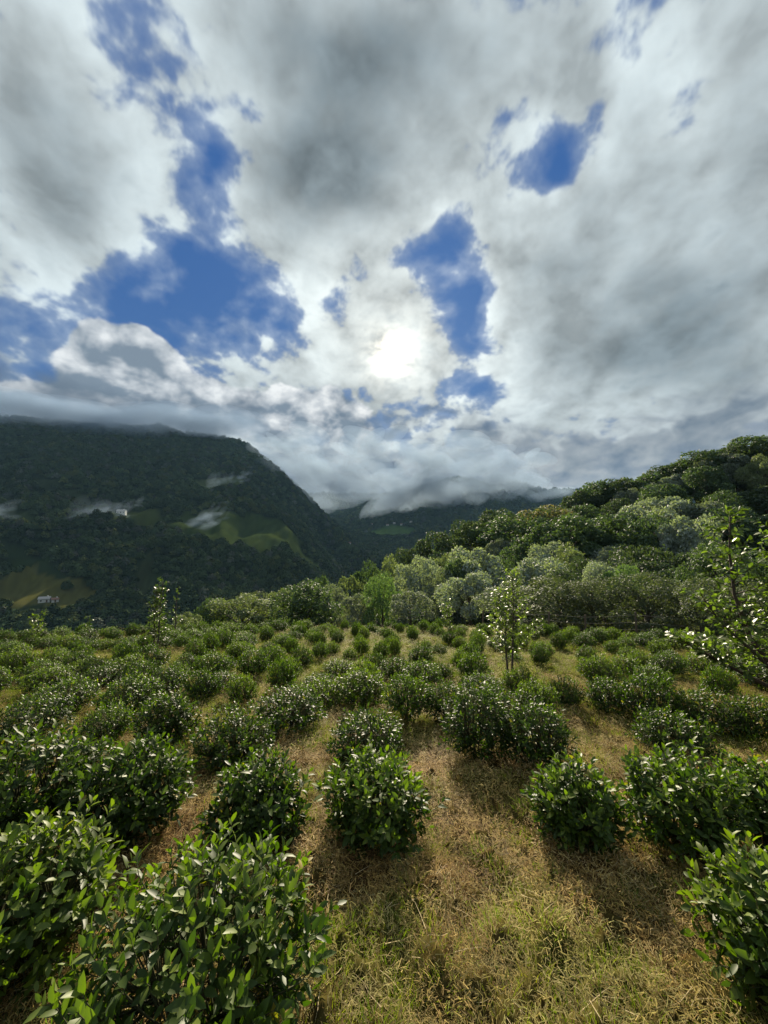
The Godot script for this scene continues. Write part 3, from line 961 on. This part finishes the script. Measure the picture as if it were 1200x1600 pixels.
func make_young_trees() -> void:
	# x, f, height, shoots per stem, spread, stems, tone, label
	var list := [
		[2.60, 8.12, 2.05, 40, 0.62, 2, 0, "young field tree with two dark stems standing right of centre"],
		[-5.73, 9.84, 2.0, 34, 0.36, 2, 1, "slender young tree with bare forked stem in the left of the field"],
		[-7.86, 14.6, 1.9, 14, 0.30, 1, 1, "thin sapling peeping up behind the slender young tree on the left"],
		[-11.65, 13.1, 1.0, 14, 0.34, 2, 2, "yellowish sapling at the far left edge of the field"],
		[-10.3, 13.6, 0.95, 7, 0.22, 2, 1, "sparse twiggy sapling right of the yellowish one"],
		[-8.9, 15.2, 0.9, 12, 0.32, 2, 0, "low leafy sapling on the left field edge"],
		[2.38, 14.6, 1.45, 12, 0.30, 4, 2, "many stemmed sapling with upright shoots at the far middle edge"],
		[5.6, 14.2, 0.75, 12, 0.34, 2, 2, "low leafy sapling beside the leaning stick"]]
	var tones := [[[0.15, 0.185, 0.075], [0.26, 0.29, 0.12]], [[0.06, 0.09, 0.03], [0.11, 0.14, 0.045]], [[0.11, 0.15, 0.035], [0.19, 0.22, 0.06]]]
	for k in list.size():
		var t: Array = list[k]
		rng.seed = 300 + k
		var o := thing("young_tree", t[7], "young tree", Vector3(t[0], ground_h(t[0], t[1]), -t[1]), 0.0, "young trees in the tea field")
		var stems := []
		for s in t[5]:
			var a: float = s * TAU / t[5] + 0.4
			var dx := cos(a) * 0.07
			var dz := sin(a) * 0.05
			var top: float = t[2] * (1.0 if s == 0 else r(0.78, 0.96))
			stems.append([Vector3(dx * 0.5, -0.08, dz * 0.5), Vector3(dx, top * 0.3, dz), Vector3(dx * 1.4 + r(-0.04, 0.04), top * 0.65, dz * 1.4), Vector3(dx * 1.8 + r(-0.08, 0.08), top, dz * 1.8)])
		var g := slim_tree(stems, t[3], t[4], 0.075, tones[t[6]], 0.026 if t[2] > 1.5 else 0.012, 0.75)
		part("trunk", g[0].mesh(M.bark), o)
		part("crown", joined_leaves(g[1]).mesh(M.fruit_leaf), o, "stuff")
	# the leaning stick
	var st := Soup.new()
	st.tube([Vector3(0, -0.05, 0), Vector3(0.35, 0.28, 0), Vector3(0.75, 0.62, 0.02)], [0.02, 0.018, 0.014], 6, Color(0.30, 0.25, 0.19))
	var stick := part("leaning_stick", st.mesh(M.bark), self)
	stick.position = Vector3(4.75, ground_h(4.75, 13.6), -13.6)
	tag(stick, "pale stick leaning out of the bushes near the far field edge", "stick")
	# the fruit tree at the right edge
	rng.seed = 888
	var tx := 4.9
	var tf := 4.55
	var o := thing("fruit_tree", "leafy fruit tree with a slanting dark limb at the right edge of the frame", "tree", Vector3(tx, ground_h(tx, tf), -tf))
	var limbs := [
		[Vector3(0, -0.1, 0), Vector3(-0.02, 0.45, 0), Vector3(-0.10, 1.0, 0.05), Vector3(-0.16, 1.6, 0.02), Vector3(-0.18, 2.15, -0.05), Vector3(-0.15, 2.65, -0.05)],
		[Vector3(-0.02, 0.42, 0), Vector3(-0.28, 0.75, 0.02), Vector3(-0.62, 1.12, 0.0), Vector3(-0.92, 1.42, -0.05), Vector3(-1.12, 1.72, -0.05)],
		[Vector3(-0.30, 0.78, 0.02), Vector3(-0.55, 1.25, -0.1), Vector3(-0.66, 1.75, -0.15), Vector3(-0.72, 2.25, -0.12), Vector3(-0.70, 2.72, -0.1)],
		[Vector3(-0.08, 0.9, 0.04), Vector3(-0.35, 1.35, 0.12), Vector3(-0.42, 1.9, 0.18), Vector3(-0.40, 2.45, 0.2)],
		[Vector3(-0.05, 0.7, 0), Vector3(0.25, 1.1, -0.15), Vector3(0.42, 1.65, -0.2), Vector3(0.45, 2.3, -0.2)],
		[Vector3(-0.10, 0.55, 0), Vector3(-0.55, 0.78, -0.15), Vector3(-0.98, 1.02, -0.2), Vector3(-1.30, 1.20, -0.2)]]
	var g := slim_tree(limbs, 36, 0.50, 0.075, [[0.105, 0.145, 0.045], [0.20, 0.245, 0.075]], 0.03, 0.55)
	part("trunk", g[0].mesh(M.bark), o)
	var leaves: Array = g[1]
	var eye := Vector3(0, 1.7, 0) - o.position
	leaves.sort_custom(func(p, q): return p[0].distance_squared_to(eye) < q[0].distance_squared_to(eye))
	var s := Soup.new()
	s.leaf(Vector3.ZERO, Vector3(0, 0, -1), Vector3.UP, 1.0, 0.52, 0.22, 0.15, Color(1, 1, 1))
	var form := s.mesh(M.fruit_leaf)
	var tints := []
	for k in 6:
		var m := paint(0.42, 0.5, Color(0.86, 0.98, 0.42))
		m.albedo_color = Color(0.085 + 0.024 * k, 0.12 + 0.027 * k, 0.036 + 0.009 * k).linear_to_srgb()
		tints.append(m)
	for k in 290:
		var l: Array = leaves[k]
		var lf := part("leaf", form, o)
		lf.material_override = tints[rng.randi() % 6]
		var along: Vector3 = l[1]
		var side := along.cross(l[2]).normalized()
		var up := side.cross(along).normalized()
		lf.transform = Transform3D(Basis(side * l[3], up * l[3], -along * l[3]), l[0])
	part("crown", joined_leaves(leaves.slice(290)).mesh(M.fruit_leaf), o, "stuff")

func make_fence() -> void:
	var posts := [[4.6, 0.05], [5.9, -0.22], [7.0, 0.04], [8.15, 0.02], [9.6, -0.03], [11.2, 0.05], [13.0, -0.04]]
	var o := thing("wire_fence", "low wire fence on thin wooden posts along the field edge below the thickets", "fence", Vector3(8.0, ground_h(8.0, field_edge(8.0) + 0.4), -field_edge(8.0) - 0.4))
	var tops := []
	rng.seed = 66
	for p in posts:
		var x: float = p[0]
		var f := field_edge(x) + 0.4
		var at := Vector3(x, ground_h(x, f), -f) - o.position
		var tip := at + Vector3(p[1], r(0.85, 1.0), 0)
		var s := Soup.new()
		s.tube([at - Vector3(p[1] * 0.15, 0.15, 0), at.lerp(tip, 0.5) + Vector3(r(-0.01, 0.01), 0, 0), tip], [0.042, 0.038, 0.034], 7, Color(0.11, 0.09, 0.07))
		part("post", s.mesh(M.bark), o)
		tops.append([at, tip])
	for h in [0.35, 0.62, 0.9]:
		var line := []
		var rad := []
		for k in tops.size():
			line.append(tops[k][0].lerp(tops[k][1], h))
			rad.append(0.004)
			if k + 1 < tops.size():
				line.append(tops[k][0].lerp(tops[k][1], h).lerp(tops[k + 1][0].lerp(tops[k + 1][1], h), 0.5) - Vector3(0, 0.025, 0))
				rad.append(0.004)
		var s := Soup.new()
		s.tube(line, rad, 4, Color(0.16, 0.15, 0.14))
		part("wire", s.mesh(M.bark), o)

# ---------------------------------------------------------------- mown straw and grass
func straw_clump(sd: int) -> ArrayMesh:
	rng.seed = sd
	var s := Soup.new()
	for k in 84:
		var a := r(0.0, TAU)
		var rad := 0.14 * sqrt(rng.randf())
		var p := Vector3(cos(a) * rad, r(-0.006, 0.024), sin(a) * rad)
		var b := r(0.0, TAU)
		var d := Vector3(cos(b), r(-0.12, 0.32), sin(b)).normalized()
		var L := r(0.014, 0.055)
		var bend := unit() * L * 0.22
		var side := d.cross(Vector3.UP).normalized()
		var v := r(0.4, 1.4)
		var c := Color(v, v * r(0.9, 1.05), v * r(0.8, 1.1))
		s.ribbon([p, p + d * L * 0.5 + bend, p + d * L + Vector3(0, -0.012, 0)], (side + unit() * 0.5).normalized(), r(0.0022, 0.0046), Vector3.UP, c)
	return s.mesh(M.straw)

func grass_clump(sd: int, tall: float) -> ArrayMesh:
	rng.seed = sd
	var s := Soup.new()
	for k in 40:
		var a := r(0.0, TAU)
		var rad := 0.085 * sqrt(rng.randf())
		var p := Vector3(cos(a) * rad, -0.01, sin(a) * rad)
		var lean := Vector3(cos(a) * r(0.0, 0.7) + r(-0.3, 0.3), 1.0, sin(a) * r(0.0, 0.7) + r(-0.3, 0.3)).normalized()
		var L := tall * r(0.45, 1.15)
		var tip := p + lean * L + Vector3(lean.x, -0.25, lean.z) * L * 0.45
		var side := lean.cross(unit()).normalized()
		var nn := side.cross(lean).normalized()
		if nn.y < 0.0: nn = -nn
		var v := r(0.7, 1.3)
		s.ribbon([p, p + lean * L * 0.6, tip], side, r(0.003, 0.0055), nn, Color(v * r(0.9, 1.25), v, v * r(0.8, 1.1)))
	return s.mesh(M.grass)

func spread_stuff(called: String, label: String, meshes: Array, places: Array) -> void:
	var o := Node3D.new()
	o.name = called
	add_child(o)
	tag(o, label, "grass", "", "stuff")
	for k in meshes.size():
		var mm := MultiMesh.new()
		mm.transform_format = MultiMesh.TRANSFORM_3D
		mm.use_colors = true
		mm.mesh = meshes[k]
		mm.instance_count = places[k].size()
		for j in places[k].size():
			mm.set_instance_transform(j, places[k][j][0])
			mm.set_instance_color(j, places[k][j][1])
		var mi := MultiMeshInstance3D.new()
		mi.name = "clump"
		mi.multimesh = mm
		o.add_child(mi, true)
		mi.set_meta("kind", "stuff")

func make_grass() -> void:
	var straw := [straw_clump(1), straw_clump(2), straw_clump(3)]
	var green := [grass_clump(4, 0.075), grass_clump(5, 0.06), grass_clump(6, 0.10)]
	var sp := [[], [], []]
	var gp := [[], [], []]
	rng.seed = 12345
	# density falls with distance while the clumps grow
	var f := 0.55
	while f < 19.0:
		var step := clampf(0.028 + f * 0.0112, 0.036, 0.28)
		var reach := f * 1.06 + 0.5
		var x := -reach
		while x < reach:
			var px := x + r(-0.5, 0.5) * step
			var pf := f + r(-0.5, 0.5) * step
			x += step
			if pf > field_edge(px) + 0.6: continue
			var g := greenness(px, pf)
			var at := Vector3(px, ground_h(px, pf), -pf)
			var big := clampf(0.72 + f * 0.10, 0.8, 2.4)
			var tilt := Basis(Vector3(1, 0, 0), 0.148)
			var pit := n_tuft.get_noise_2d(px * 0.5, pf * 0.5)
			if pit < -0.30 and pf < 6.0 and rng.randf() < 0.75: continue
			if rng.randf() > g * 0.85:
				var v := r(0.7, 1.25)
				var c := Color(0.430 * v, 0.288 * v, 0.090 * v)
				var pick := rng.randf()
				if pick < 0.28: c = Color(0.172 * v, 0.095 * v, 0.031 * v)
				elif pick < 0.52: c = Color(0.499 * v, 0.387 * v, 0.172 * v)
				c = c.lerp(Color(0.301 * v, 0.310 * v, 0.073 * v), clampf(g * 1.05 - 0.12, 0.0, 1.0))
				sp[rng.randi() % 3].append([Transform3D(tilt * Basis(Vector3(cos(px * 40.0), 0, sin(pf * 40.0)).normalized(), r(-0.35, 0.35)) * Basis(Vector3.UP, r(0.0, TAU)).scaled(Vector3.ONE * big * r(0.8, 1.3)), at + Vector3(0, 0.006 * big, 0)), c])
			if rng.randf() < g * 0.8 - 0.05:
				var v := r(0.75, 1.3)
				var c := Color(0.103 * v, 0.155 * v, 0.028 * v).lerp(Color(0.258 * v, 0.267 * v, 0.060 * v), r(0.0, 0.9))
				gp[rng.randi() % 3].append([Transform3D(tilt * Basis(Vector3.UP, r(0.0, TAU)).scaled(Vector3(big, big * r(0.45, 1.0) * clampf(1.1 - f * 0.04, 0.5, 1.0), big)), at), c])
		f += step
	spread_stuff("mown_straw", "dry mown straw lying over the ground between the tea bushes", straw, sp)
	spread_stuff("grass", "short green grass growing through the mown straw", green, gp)

# long pale stalks that lie singly on the straw
func make_stalks() -> void:
	rng.seed = 321
	var s := Soup.new()
	for k in 700:
		var f := 1.0 + 3.6 * pow(rng.randf(), 0.8)
		var x := r(-0.9, 1.0) * f
		var p := Vector3(x, ground_h(x, f) + r(0.012, 0.035), -f)
		var b := r(0.0, TAU)
		var d := Vector3(cos(b), 0.15 * sin(b) + r(-0.05, 0.12), sin(b)).normalized()
		var L := r(0.05, 0.2)
		var v := r(0.7, 1.2)
		s.ribbon([p, p + d * L * 0.35 + unit() * L * 0.05, p + d * L * 0.7 + unit() * L * 0.07, p + d * L], d.cross(Vector3.UP).normalized(), r(0.002, 0.004), Vector3.UP, Color(0.55 * v, 0.44 * v, 0.24 * v))
	var o := part("loose_stalks", s.mesh(M.straw), self)
	tag(o, "long pale stalks scattered on the mown straw", "straw", "", "stuff")

# ---------------------------------------------------------------- low cloud and mist over the valley
func puff(parent: Node3D, called: String, at: Vector3, size: Vector3, m: FogMaterial, turn := 0.0) -> void:
	var v := FogVolume.new()
	v.name = called
	v.shape = RenderingServer.FOG_VOLUME_SHAPE_ELLIPSOID
	v.size = size
	v.material = m
	parent.add_child(v, true)
	v.position = at
	v.rotation.z = turn

func fog_of(density: float, c: Color) -> FogMaterial:
	var m := FogMaterial.new()
	m.density = density
	m.albedo = c
	return m

func make_mist() -> void:
	rng.seed = 2024
	var white := Color(0.80, 0.90, 1.0)
	var thick := fog_of(0.0034, white)
	var thin := fog_of(0.0021, white)
	var grey := fog_of(0.0024, Color(0.64, 0.74, 0.86))
	# the cap that hides the mountain top on the left
	var cap := Node3D.new()
	cap.name = "mountain_cloud"
	add_child(cap)
	tag(cap, "blue grey cloud resting on the mountain top on the left", "cloud", "", "stuff")
	for k in 54:
		var t := (k + rng.randf()) / 54.0
		var p := Vector3(-1250, 312, -860).lerp(Vector3(-470, 352, -1250), t)
		var back := rng.randf()
		p += Vector3(-160, 50, -190) * (back - 0.45)
		puff(cap, "cloud", p + Vector3(r(-40, 40), r(-26, 22), r(-30, 30)), Vector3(r(110, 260), r(40, 90), r(120, 220)), grey, r(-0.25, 0.25))
	# the bank that fills the saddle and hides the ridge behind
	var bank := Node3D.new()
	bank.name = "valley_cloud"
	add_child(bank)
	tag(bank, "pale bank of low cloud filling the saddle behind the spur", "cloud", "", "stuff")
	for k in 170:
		var t := rng.randf()
		var p := Vector3(-340, 118, -1400).lerp(Vector3(720, 160, -1800), t)
		var lift := pow(rng.randf(), 1.2)
		puff(bank, "cloud", p + Vector3(r(-60, 60), lift * 250.0, r(-160, 160)), Vector3(r(80, 250), r(40, 96), r(110, 240)) * lerpf(1.1, 0.75, lift), thin if k % 5 else thick, r(-0.7, 0.7))
	for k in 30:
		puff(bank, "cloud", Vector3(r(-350, -190), r(140, 270), r(-1160, -1040)), Vector3(r(40, 110), r(24, 60), r(40, 90)), thick, r(-0.9, 0.2))
	# wisps that climb the wooded slope
	var wisp := fog_of(0.0030, white)
	for w in [[-352, 92, -760, -290, 150, -850, "white wisp of mist rising beside the spur meadow"], [-400, 22, -500, -350, 46, -545, "thin wisp of mist drifting below the lone white house"], [-268, 6, -560, -250, 46, -590, "faint wisp of mist at the left end of the large meadow"], [-470, 14, -440, -450, 38, -455, "faint wisp of mist at the far left of the slope"], [-335, 180, -1080, -270, 240, -1120, "wisp of mist trailing off the knob of the spur"]]:
		var o := Node3D.new()
		o.name = numbered("mist_cloud")
		add_child(o)
		tag(o, w[6], "mist", "wisps of mist on the mountain", "stuff")
		var a := Vector3(w[0], w[1], w[2])
		var b := Vector3(w[3], w[4], w[5])
		for k in 44:
			var t := rng.randf()
			var p := a.lerp(b, t) + Vector3(r(-14, 14), r(-9, 9) + 8.0 * sin(t * 7.0), r(-6, 6))
			puff(o, "cloud", p, Vector3(r(8, 38), r(4, 13), r(14, 36)) * lerpf(1.1, 0.5, t), wisp, r(0.0, 1.2))

func build() -> void:
	make_materials()
	make_ground()
	make_far_woods()
	make_houses()
	make_hill_trees()
	make_tea()
	make_young_trees()
	make_fence()
	make_grass()
	make_stalks()
	make_mist()
	settle_labels()

# ---------------------------------------------------------------- sky: air and clouds, by direction (degrees)
# azimuth (0 = forward, right positive), elevation, half widths, amount: banks of cloud and the gaps between them
const BANKS := [[-27.4,29.7,10.1,6.5,-0.92], [-17.2,28.9,6.3,4.5,-0.70], [-33.7,29.7,3.6,3.8,-0.60], [-25.9,41.9,2.6,4.5,-0.85], [-28.1,45.4,1.7,1.9,-0.26], [-19.7,49.1,2.4,1.3,-0.45], [10.3,34.0,4.8,7.0,-1.05], [14.0,29.3,3.6,4.5,-0.70], [9.0,40.0,2.2,2.4,-0.50], [24.6,43.4,3.4,2.6,-0.78], [26.3,41.6,1.8,1.6,-0.40], [19.6,47.3,2.5,1.4,-0.40], [-43.4,21.5,3.6,2.8,-0.70], [-44.7,26.6,3.2,2.3,-0.40], [-38.3,46.0,1.5,4.1,-0.30], [-32.4,51.3,3.2,1.5,-0.2], [40.2,44.9,1.9,3.7,-0.40], [33.4,49.1,1.4,1.6,-0.25], [43.1,36.6,1.7,2.9,-0.20], [13.0,21.0,2.6,1.2,-0.90], [-5.4,33.3,3.3,1.8,-0.60], [0.0,35.8,2.4,1.5,-0.30], [4.0,36.5,3.2,1.5,-0.50], [-42.1,17.0,3.1,1.5,-0.50], [-41.4,35.8,8.2,6.7,0.75], [-44.0,41.4,4.8,3.9,0.50], [-39.3,31.0,3.6,2.9,0.40], [-27.7,37.6,2.8,2.3,0.30], [-8.0,45.2,10.3,6.4,0.80], [-12.8,37.2,6.0,3.9,0.70], [0.0,54.5,14.6,4.2,0.60], [-18.0,53.1,4.5,2.3,0.30], [35.1,36.0,11.5,9.5,0.70], [37.7,23.3,11.4,8.0,0.80], [24.3,33.4,5.5,3.9,0.60], [23.2,25.0,6.8,5.3,0.70], [17.4,37.2,2.9,3.8,0.50], [-3.9,28.5,9.4,5.5,0.75], [2.0,33.7,3.7,3.6,0.55], [3.9,25.2,7.9,4.9,0.50], [44.7,43.2,2.3,3.2,0.40], [26.7,50.1,6.3,3.2,0.50], [12.0,45.4,4.1,4.7,0.40], [-24.8,22.5,4.5,3.9,0.35], [-18.9,23.3,4.8,3.2,0.40]]
const THICK := [[-9.0,44.9,7.6,4.3,0.80], [0.0,53.3,11.3,3.6,0.60], [-41.9,35.1,4.1,3.6,0.45], [39.6,24.0,6.5,4.5,0.42], [42.1,17.3,4.6,3.3,0.34], [-5.8,18.3,8.2,2.7,0.80], [33.7,21.5,5.7,2.9,0.40], [-34.2,16.9,10.2,3.0,0.40], [45.8,36.3,2.4,2.8,0.30], [34.7,28.8,4.1,1.9,0.24], [9.6,13.7,6.4,2.3,0.30]]
const CUMULUS := [[-37.4,22.9,2.3], [-34.1,23.2,2.4], [-31.1,22.2,2.2], [-39.1,18.8,2.0], [-35.0,18.6,3.7], [-29.9,19.2,2.9], [-40.9,14.1,3.2], [-44.6,13.4,2.9], [-24.7,18.1,2.9], [-19.2,17.5,2.8], [-27.0,15.7,4.5], [-15.2,19.5,1.9], [-12.4,18.0,2.6], [-36.1,13.6,5.6], [-16.9,15.5,3.4], [-7.7,16.5,5.5]]
const SKY_W := 3600
const SKY_H := 1800
const MAP_W := 720
const MAP_H := 180
const SUN_AZ := 1.47
const SUN_EL := 26.1
var sky_map: PackedFloat32Array
var sky_thick: PackedFloat32Array
var sky_puff: PackedFloat32Array
var sky_rows: Array
var sn_big: FastNoiseLite
var sn_mid: FastNoiseLite
var sn_fine: FastNoiseLite
var sn_warp: FastNoiseLite
var sn_puff: FastNoiseLite
var sun_to: Vector3

func noise_of(sd: int, freq: float, oct: int, gain := 0.5, kind := FastNoiseLite.TYPE_SIMPLEX_SMOOTH, fr := FastNoiseLite.FRACTAL_FBM) -> FastNoiseLite:
	var n := FastNoiseLite.new()
	n.seed = sd
	n.noise_type = kind
	n.frequency = freq
	n.fractal_type = fr
	n.fractal_octaves = oct
	n.fractal_gain = gain
	return n

func dir_of(az: float, el: float) -> Vector3:
	var a := deg_to_rad(az)
	var e := deg_to_rad(el)
	return Vector3(sin(a) * cos(e), sin(e), -cos(a) * cos(e))

func sky_map_row(r: int) -> void:
	var el := 90.0 - (r + 0.5) * 90.0 / MAP_H
	for c in MAP_W:
		var az := wrapf((c + 0.5) * 360.0 / MAP_W, -180.0, 180.0)
		var d := dir_of(az, el)
		var q := d / (d.y + 0.35)
		var m := 0.20 + 0.55 * sn_big.get_noise_3d(q.x, 3.0, q.z)
		var t := 0.30 + 0.5 * sn_big.get_noise_3d(q.x * 1.3, 9.0, q.z * 1.3)
		var p := -9.0
		if absf(az) < 62.0 and el < 66.0:
			var here := 1.0 - smoothstep(46.0, 60.0, absf(az)) 
			here *= 1.0 - smoothstep(56.0, 66.0, el)
			m = lerpf(m, 0.05, here)
			t = lerpf(t, 0.16, here)
			for b in BANKS:
				var w: float = (az - b[0]) * cos(deg_to_rad(b[1])) / b[2]
				var h: float = (el - b[1]) / b[3]
				var k := w * w + h * h
				if k < 7.0:
					m += b[4] * exp(-k * 0.75)
			for b in THICK:
				var w: float = (az - b[0]) * cos(deg_to_rad(b[1])) / b[2]
				var h: float = (el - b[1]) / b[3]
				var k := w * w + h * h
				if k < 7.0:
					t += b[4] * exp(-k * 0.8)
			var heap := 0.0
			for b in CUMULUS:
				var w: float = (az - b[0]) * cos(deg_to_rad(b[1]))
				var h: float = el - b[1]
				heap += exp(5.0 * (1.0 - sqrt(w * w + h * h) / b[2]))
			p = log(heap + 0.0001) / 5.0
		sky_map[r * MAP_W + c] = m
		sky_thick[r * MAP_W + c] = t
		sky_puff[r * MAP_W + c] = p

func sampled(a: PackedFloat32Array, x: float, y: float) -> float:
	x = x - 0.5
	y = clampf(y - 0.5, 0.0, MAP_H - 1.001)
	var xi := int(floor(x))
	var yi := int(y)
	var fx := x - xi
	var fy := y - yi
	var x0 := posmod(xi, MAP_W)
	var x1 := posmod(xi + 1, MAP_W)
	var i := yi * MAP_W
	return lerpf(lerpf(a[i + x0], a[i + x1], fx), lerpf(a[i + MAP_W + x0], a[i + MAP_W + x1], fx), fy)

func sky_row(r: int) -> void:
	var out := PackedFloat32Array()
	out.resize(SKY_W * 3)
	var el := 90.0 - (r + 0.5) * 180.0 / SKY_H
	var my := (r + 0.5) * MAP_H * 2.0 / SKY_H
	for c in SKY_W:
		var az := wrapf((c + 0.5) * 360.0 / SKY_W, -180.0, 180.0)
		var d := dir_of(az, el)
		var mx := (c + 0.5) * MAP_W / float(SKY_W)
		var q := d / (d.y * 0.75 + 0.42)
		var wx := sn_warp.get_noise_3d(q.x * 3.0, q.y * 3.0, q.z * 3.0)
		var wz := sn_warp.get_noise_3d(q.x * 3.0 + 40.0, q.y * 3.0, q.z * 3.0)
		var s := q + Vector3(wx, wz, wx - wz) * 0.02
		var n2 := sn_mid.get_noise_3d(s.x, s.y, s.z)
		var ridg := sn_fine.get_noise_3d(s.x, s.y, s.z)
		# the same field a little nearer the sun: how much cloud the light has come through
		var to := q + (sun_to / (sun_to.y * 0.75 + 0.42) - q).normalized() * 0.055
		var n2s := sn_mid.get_noise_3d(to.x + wx * 0.02, to.y + wz * 0.02, to.z + (wx - wz) * 0.02)
		var m := sampled(sky_map, mx + wx * 5.0, my + wz * 5.0)
		var t := sampled(sky_thick, mx, my)
		var n3 := sn_mid.get_noise_3d(s.x * 2.7 + 7.0, s.y * 2.7, s.z * 2.7)
		var bl := 0.42 - 1.5 * absf(sn_puff.get_noise_3d(s.x, s.y, s.z))
		var dens := m + 0.14 + n2 * 0.74 + n3 * 0.55 + ridg * 0.46 + bl * 0.42
		var a := smoothstep(-0.02, 0.38, dens)
		a = lerpf(a, smoothstep(-0.75, 0.5, dens), 0.36)
		var ang := rad_to_deg(acos(clampf(d.dot(sun_to), -1.0, 1.0)))
		var near := exp(-pow(ang / 17.0, 2.0))
		var glow := exp(-pow(ang / 6.5, 2.0))
		# clear air
		var hz := pow(1.0 - clampf(d.y, 0.0, 1.0), 3.5)
		var air := Vector3(0.040, 0.125, 0.36).lerp(Vector3(0.16, 0.30, 0.52), hz)
		air += Vector3(0.05, 0.07, 0.09) * near
		# cloud: light where thin and on the side of the sun, grey where thick
		var th := clampf(t * 0.9 + (dens - 0.35) * 0.38, 0.0, 1.0)
		var side := clampf(0.5 + (n2 - n2s) * 1.4 + ridg * 0.46 + n3 * 0.3 + bl * 0.34, 0.0, 1.0)
		var col := Vector3(0.66, 0.745, 0.765).lerp(Vector3(0.215, 0.265, 0.292), th)
		col *= 0.66 + 0.62 * side
		col += Vector3(0.30, 0.275, 0.225) * near * (1.0 - th * 0.75) * (0.4 + 0.8 * side)
		var v := air.lerp(col, a)
		# heaped clouds with crisp heads
		var p := sampled(sky_puff, mx + wx * 2.0, my + wz * 2.0)
		var pn := p + n2 * 0.16 + n3 * 0.24 + ridg * 0.16
		if pn > -0.3:
			var up := sampled(sky_puff, mx, my - 2.6)
			var pa := smoothstep(-0.08, 0.12, pn)
			var rim := clampf((p - up) * 1.1 + 0.34 + n3 * 0.7 + ridg * 0.6 + bl * 0.45 - 0.36 * p, 0.0, 1.0)
			var pc := Vector3(0.21, 0.27, 0.34).lerp(Vector3(0.82, 0.86, 0.88), rim)
			pc += Vector3(0.25, 0.22, 0.18) * near * rim
			v = v.lerp(pc, pa * smoothstep(10.0, 17.0, el + n2 * 3.0 + 1.5))
		# the low bank over the valley
		var bq := q * 0.9 + Vector3(wx, wz * 1.2, wz) * 0.12
		var b1 := sn_mid.get_noise_3d(bq.x, bq.y * 1.6 + 5.0, bq.z)
		var low := 1.0 - smoothstep(11.5, 18.5, el + b1 * 7.0 + n3 * 2.0)
		var light := clampf(0.40 + b1 * 0.95 + n3 * 0.35 + ridg * 0.22 + 0.25 * exp(-pow((az - 14.0) / 22.0, 2.0)) - 0.25 * exp(-pow((az + 32.0) / 16.0, 2.0)) - 0.5 * exp(-pow((az + 4.0) / 8.0, 2.0) - pow((el - 17.5) / 2.6, 2.0)), 0.0, 1.0)
		var lc := Vector3(0.135, 0.18, 0.24).lerp(Vector3(0.41, 0.445, 0.47), light)
		v = v.lerp(lc, low * 0.9)
		# the sun behind thin cloud
		v += Vector3(1.0, 0.88, 0.69) * (4.2 * exp(-pow(ang / 1.7, 2.0)) * (0.8 + 0.9 * ridg) + 0.44 * exp(-pow(ang / 3.6, 2.0)) * (0.75 + 1.8 * ridg) + 0.16 * glow * (1.0 - 0.6 * low) * (0.75 + 0.8 * ridg) * clampf(a, 0.25, 1.0))
		v = v.max(Vector3(0.02, 0.02, 0.02))
		out[c * 3] = v.x
		out[c * 3 + 1] = v.y
		out[c * 3 + 2] = v.z
	sky_rows[r] = out

func make_sky() -> PanoramaSkyMaterial:
	sun_to = dir_of(SUN_AZ, SUN_EL)
	sn_big = noise_of(11, 1.1, 3)
	sn_mid = noise_of(23, 2.6, 6, 0.52)
	sn_fine = noise_of(31, 11.0, 5, 0.58)
	sn_warp = noise_of(47, 1.0, 3)
	sn_puff = noise_of(53, 4.6, 4, 0.55)
	for a in 3:
		var blank := PackedFloat32Array()
		blank.resize(MAP_W * MAP_H)
		if a == 0: sky_map = blank
		elif a == 1: sky_thick = blank
		else: sky_puff = blank
	for r in MAP_H: sky_map_row(r)
	sky_rows.resize(SKY_H / 2)
	var job := WorkerThreadPool.add_group_task(sky_row, SKY_H / 2, -1, true)
	WorkerThreadPool.wait_for_group_task_completion(job)
	var all := PackedByteArray()
	var sum := Vector3.ZERO
	for r in SKY_H / 2:
		all.append_array(sky_rows[r].to_byte_array())
	var last: PackedFloat32Array = sky_rows[SKY_H / 2 - 1]
	for c in SKY_W: sum += Vector3(last[c * 3], last[c * 3 + 1], last[c * 3 + 2])
	sum /= SKY_W
	var below := PackedFloat32Array()
	below.resize(SKY_W * 3)
	for c in SKY_W:
		below[c * 3] = sum.x
		below[c * 3 + 1] = sum.y
		below[c * 3 + 2] = sum.z
	var bb := below.to_byte_array()
	for r in SKY_H / 2: all.append_array(bb)
	var im := Image.create_from_data(SKY_W, SKY_H, false, Image.FORMAT_RGBF, all)
	sky_rows.clear()
	var m := PanoramaSkyMaterial.new()
	m.panorama = ImageTexture.create_from_image(im)
	return m
